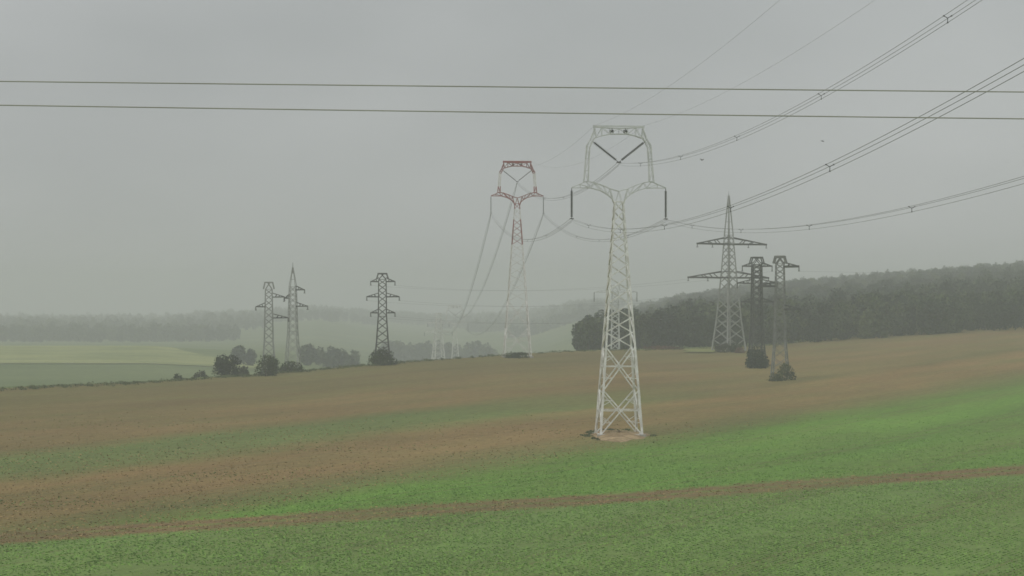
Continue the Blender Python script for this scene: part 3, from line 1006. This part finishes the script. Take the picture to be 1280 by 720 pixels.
M['crop'] = mat_leaf('young_crop_blades', (0.17, 0.33, 0.055), (0.21, 0.40, 0.07), (0.27, 0.46, 0.10), 0.25)
M['clod'] = mat_leaf('soil_clods', (0.30, 0.205, 0.09), (0.38, 0.265, 0.115), (0.46, 0.325, 0.155), 0.3)
M['sprout'] = mat_leaf('thin_sprouts', (0.12, 0.17, 0.045), (0.18, 0.24, 0.065), (0.24, 0.31, 0.09), 0.25)
scatter('crop', 170000, lambda X, Y, a, b, q: (a > -131 + 5 * (vnoise(X, Y, 9, 1) - 0.5) + 9 * (q - 0.6)) & (vnoise(X + 0.4 * Y, Y, 3.5, 2) * 0.6 + vnoise(X, Y, 14, 5) * 0.4 > 0.16 + 0.30 * q) & ~track(X, Y),
        0.075, 0.05, 'crop', 'bright green young crop in the near part of the field', 'crop', 21, 0.5)
scatter('weeds', 30000, lambda X, Y, a, b, q: (a <= -131) & ((vnoise(X, Y, 16, 3) > 0.42 + 0.4 * q) | ((a > -197) & (a < -172) & (b < 430) & (q > 0.25))) & ~track(X, Y),
        0.075, 0.07, 'sprout', 'thin green growth scattered over the brown soil', 'weeds', 22)
scatter('soil', 60000, lambda X, Y, a, b, q: ((a <= -134) & (q > 0.25)) | track(X, Y), 0.085, 0.055, 'clod', 'clods of brown soil on the bare strips of the field', 'soil', 23, 0.7)

# bare soil mound under the near pylon
def soil_mound():
    rg = np.random.default_rng(3)
    nr, na = 9, 48
    vs, fs = [], []
    c = Vector((p1.x - 0.1, p1.y, 0))
    jit = rg.normal(size=(nr + 1, na)) * 0.11
    for i in range(nr + 1):
        q = i / nr
        for j in range(na):
            a = 2 * math.pi * j / na
            r = q * (1 + 0.12 * math.sin(3 * a + 1) + 0.08 * math.sin(7 * a))
            x, y = c.x + 4.1 * r * math.cos(a), c.y + 11 * r * math.sin(a)
            vs.append((x, y, hz(x, y) + (0.55 * (1 - q ** 2.2) + jit[i, j] * (1 - q)) - 0.03 * (i == nr) + 0.02))
    for i in range(nr):
        for j in range(na):
            k = (j + 1) % na
            fs.append((i * na + j, (i + 1) * na + j, (i + 1) * na + k, i * na + k))
    o = np_mesh('soil', np.array(vs), np.array(fs), M['soil'], smooth=True)
    tag(o, 'bare soil patch under the near pylon', 'soil', kind='structure')
    # tufts of weeds left standing around it
    V, Fc, k = [], [], 0
    for i in range(20):
        a = rg.choice([0.2, 1.2, 2.0, 2.9, 3.4]) + 0.35 * rg.normal()
        r = 0.9 + 0.25 * rg.random()
        x, y = c.x + 4.1 * r * math.cos(a), c.y + 11 * r * math.sin(a)
        w = 0.5 + 0.7 * rg.random()
        v, f = crown_arrays([(0, 0, 0.12, w * .6, w * .6, 0.2)], 70, 0.09, rg)
        v[:, 2] = np.maximum(v[:, 2], 0)
        V.append(v + np.array([x, y, hz(x, y)])); Fc.append(f + k); k += len(v)
    o = np_mesh('weeds', np.concatenate(V), np.concatenate(Fc), M['leaf_pale'])
    tag(o, 'tufts of weeds round the bare soil under the near pylon', 'weeds', kind='stuff')


soil_mound()

# ------------------------------------------------------------------ birds
def bird(u, y, D, rz, label, lift):
    t = P(u, y, D)
    prof = [(-0.17, 0.004), (-0.13, 0.02), (-0.06, 0.045), (0.02, 0.052), (0.09, 0.038), (0.125, 0.026), (0.155, 0.03), (0.185, 0.018), (0.215, 0.003)]
    mb = MB()
    mb.tube([(x, 0, 0.01 * math.sin(x * 8)) for x, r in prof], [r for x, r in prof], 0, 8)
    v = mb.v; f = mb.f
    def slab(pts, th=0.008):
        k = len(v); n = len(pts)
        for d in (-th, th):
            for p in pts: v.append(Vector(p) + Vector((0, 0, d)))
        f.append(tuple(range(k + n - 1, k - 1, -1))); f.append(tuple(range(k + n, k + 2 * n)))
        for i in range(n):
            j = (i + 1) % n
            f.append((k + i, k + j, k + n + j, k + n + i))
        mb.mi.extend([0] * (n + 2))
    for s in (-1, 1):
        slab([(0.08, s * 0.03, 0.02), (0.09, s * 0.20, 0.02 + lift * 0.5), (-0.04, s * 0.21, 0.02 + lift * 0.5), (-0.06, s * 0.03, 0.02)][::s])
        slab([(0.09, s * 0.20, 0.02 + lift * 0.5), (0.02, s * 0.38, 0.02 + lift), (-0.05, s * 0.40, 0.02 + lift), (-0.04, s * 0.21, 0.02 + lift * 0.5)][::s])
    slab([(-0.13, 0.02, 0), (-0.13, -0.02, 0), (-0.25, -0.06, 0), (-0.25, 0.06, 0)])
    o = mb.build('bird', M['bird'], None)
    o.location = t
    o.rotation_euler = (0.1, 0, rz)
    tag(o, label, 'bird', 'birds in the grey sky')


bird(877.5, 200, 330, 0.5, 'tiny dark bird flying just under the highest power line bundle', 0.12)
bird(1028, 176, 330, 2.6, 'tiny dark bird higher in the open sky between the bundles on the right', -0.08)

# ------------------------------------------------------------------ air
def haze_box(x0, x1, y0, y1, z0, z1, density):
    vs = np.array([(x, y, z) for z in (z0, z1) for y in (y0, y1) for x in (x0, x1)], float)
    fs = np.array([(0, 2, 3, 1), (4, 5, 7, 6), (0, 1, 5, 4), (2, 6, 7, 3), (0, 4, 6, 2), (1, 3, 7, 5)])
    m = bpy.data.materials.new('haze_air'); m.use_nodes = True
    nt = m.node_tree; nt.nodes.clear()
    out = N(nt, 'ShaderNodeOutputMaterial')
    v = N(nt, 'ShaderNodeVolumePrincipled')
    v.inputs['Color'].default_value = (0.925, 0.952, 0.955, 1)
    v.inputs['Density'].default_value = density
    v.inputs['Anisotropy'].default_value = 0.0
    nt.links.new(v.outputs[0], out.inputs['Volume'])
    o = np_mesh('haze', vs, fs, m)
    return tag(o, kind='stuff')


haze_box(-2700, 2900, -170, 5800, float(GZ.min()) - 1.0, 82.0, 0.00046)

# ------------------------------------------------------------------ sky, sun, camera
SUN_EL, SUN_AZ = math.radians(52), math.radians(-140)
w = bpy.data.worlds.new('World'); S.world = w; w.use_nodes = True
nt = w.node_tree; L = nt.links.new
bg = nt.nodes['Background']
sky = N(nt, 'ShaderNodeTexSky', sky_type='NISHITA'); sky.sun_disc = False
sky.sun_elevation = SUN_EL; sky.sun_rotation = math.radians(220)
hs = N(nt, 'ShaderNodeHueSaturation'); hs.inputs['Saturation'].default_value = 0.2
L(sky.outputs[0], hs.inputs['Color'])
tc = N(nt, 'ShaderNodeTexCoord')
mp = N(nt, 'ShaderNodeMapping'); mp.inputs['Scale'].default_value = (1, 1, 2.2)
L(tc.outputs['Generated'], mp.inputs['Vector'])
cn = N(nt, 'ShaderNodeTexNoise'); cn.inputs['Scale'].default_value = 5.5; cn.inputs['Detail'].default_value = 4; cn.inputs['Roughness'].default_value = 0.45
L(mp.outputs[0], cn.inputs['Vector'])
cr = ramp(nt, [(0.3, (0.775, 0.815, 0.83)), (0.7, (1.03, 1.065, 1.08))])
L(cn.outputs['Fac'], cr.inputs['Fac'])
sc = N(nt, 'ShaderNodeVectorMath', operation='SCALE'); sc.inputs['Scale'].default_value = 4.6
L(cr.outputs['Color'], sc.inputs[0])
mx = N(nt, 'ShaderNodeMix', data_type='RGBA'); mx.inputs[0].default_value = 0.9
L(hs.outputs['Color'], mx.inputs[6]); L(sc.outputs[0], mx.inputs[7])
L(mx.outputs[2], bg.inputs['Color'])
bg.inputs['Strength'].default_value = 0.1

sd = bpy.data.lights.new('sun', 'SUN'); sd.energy = 1.3; sd.angle = math.radians(30); sd.color = (1.0, 0.96, 0.90)
so = bpy.data.objects.new('sun', sd); C.objects.link(so)
dirv = Vector((math.cos(SUN_EL) * math.sin(SUN_AZ), math.cos(SUN_EL) * math.cos(SUN_AZ), math.sin(SUN_EL)))
so.rotation_euler = dirv.to_track_quat('Z', 'Y').to_euler()
so.location = (0, 0, 200)

cd = bpy.data.cameras.new('camera'); co = bpy.data.objects.new('camera', cd); C.objects.link(co)
cd.sensor_width = 36.0; cd.lens = 36.0 * F / 1280.0
cd.clip_start = 0.5; cd.clip_end = 12000
co.location = (0, 0, CZ)
co.rotation_euler = (math.radians(90) + math.atan((HY - 360) / F), 0, 0)
S.camera = co

S.view_settings.view_transform = 'Standard'
S.view_settings.look = 'None'
S.view_settings.gamma = 1.0
S.view_settings.exposure = 0.08
S.view_settings.use_curve_mapping = False
S.cycles.max_bounces = 6
S.cycles.volume_bounces = 1
S.cycles.use_denoising = True
S.cycles.filter_width = 1.6
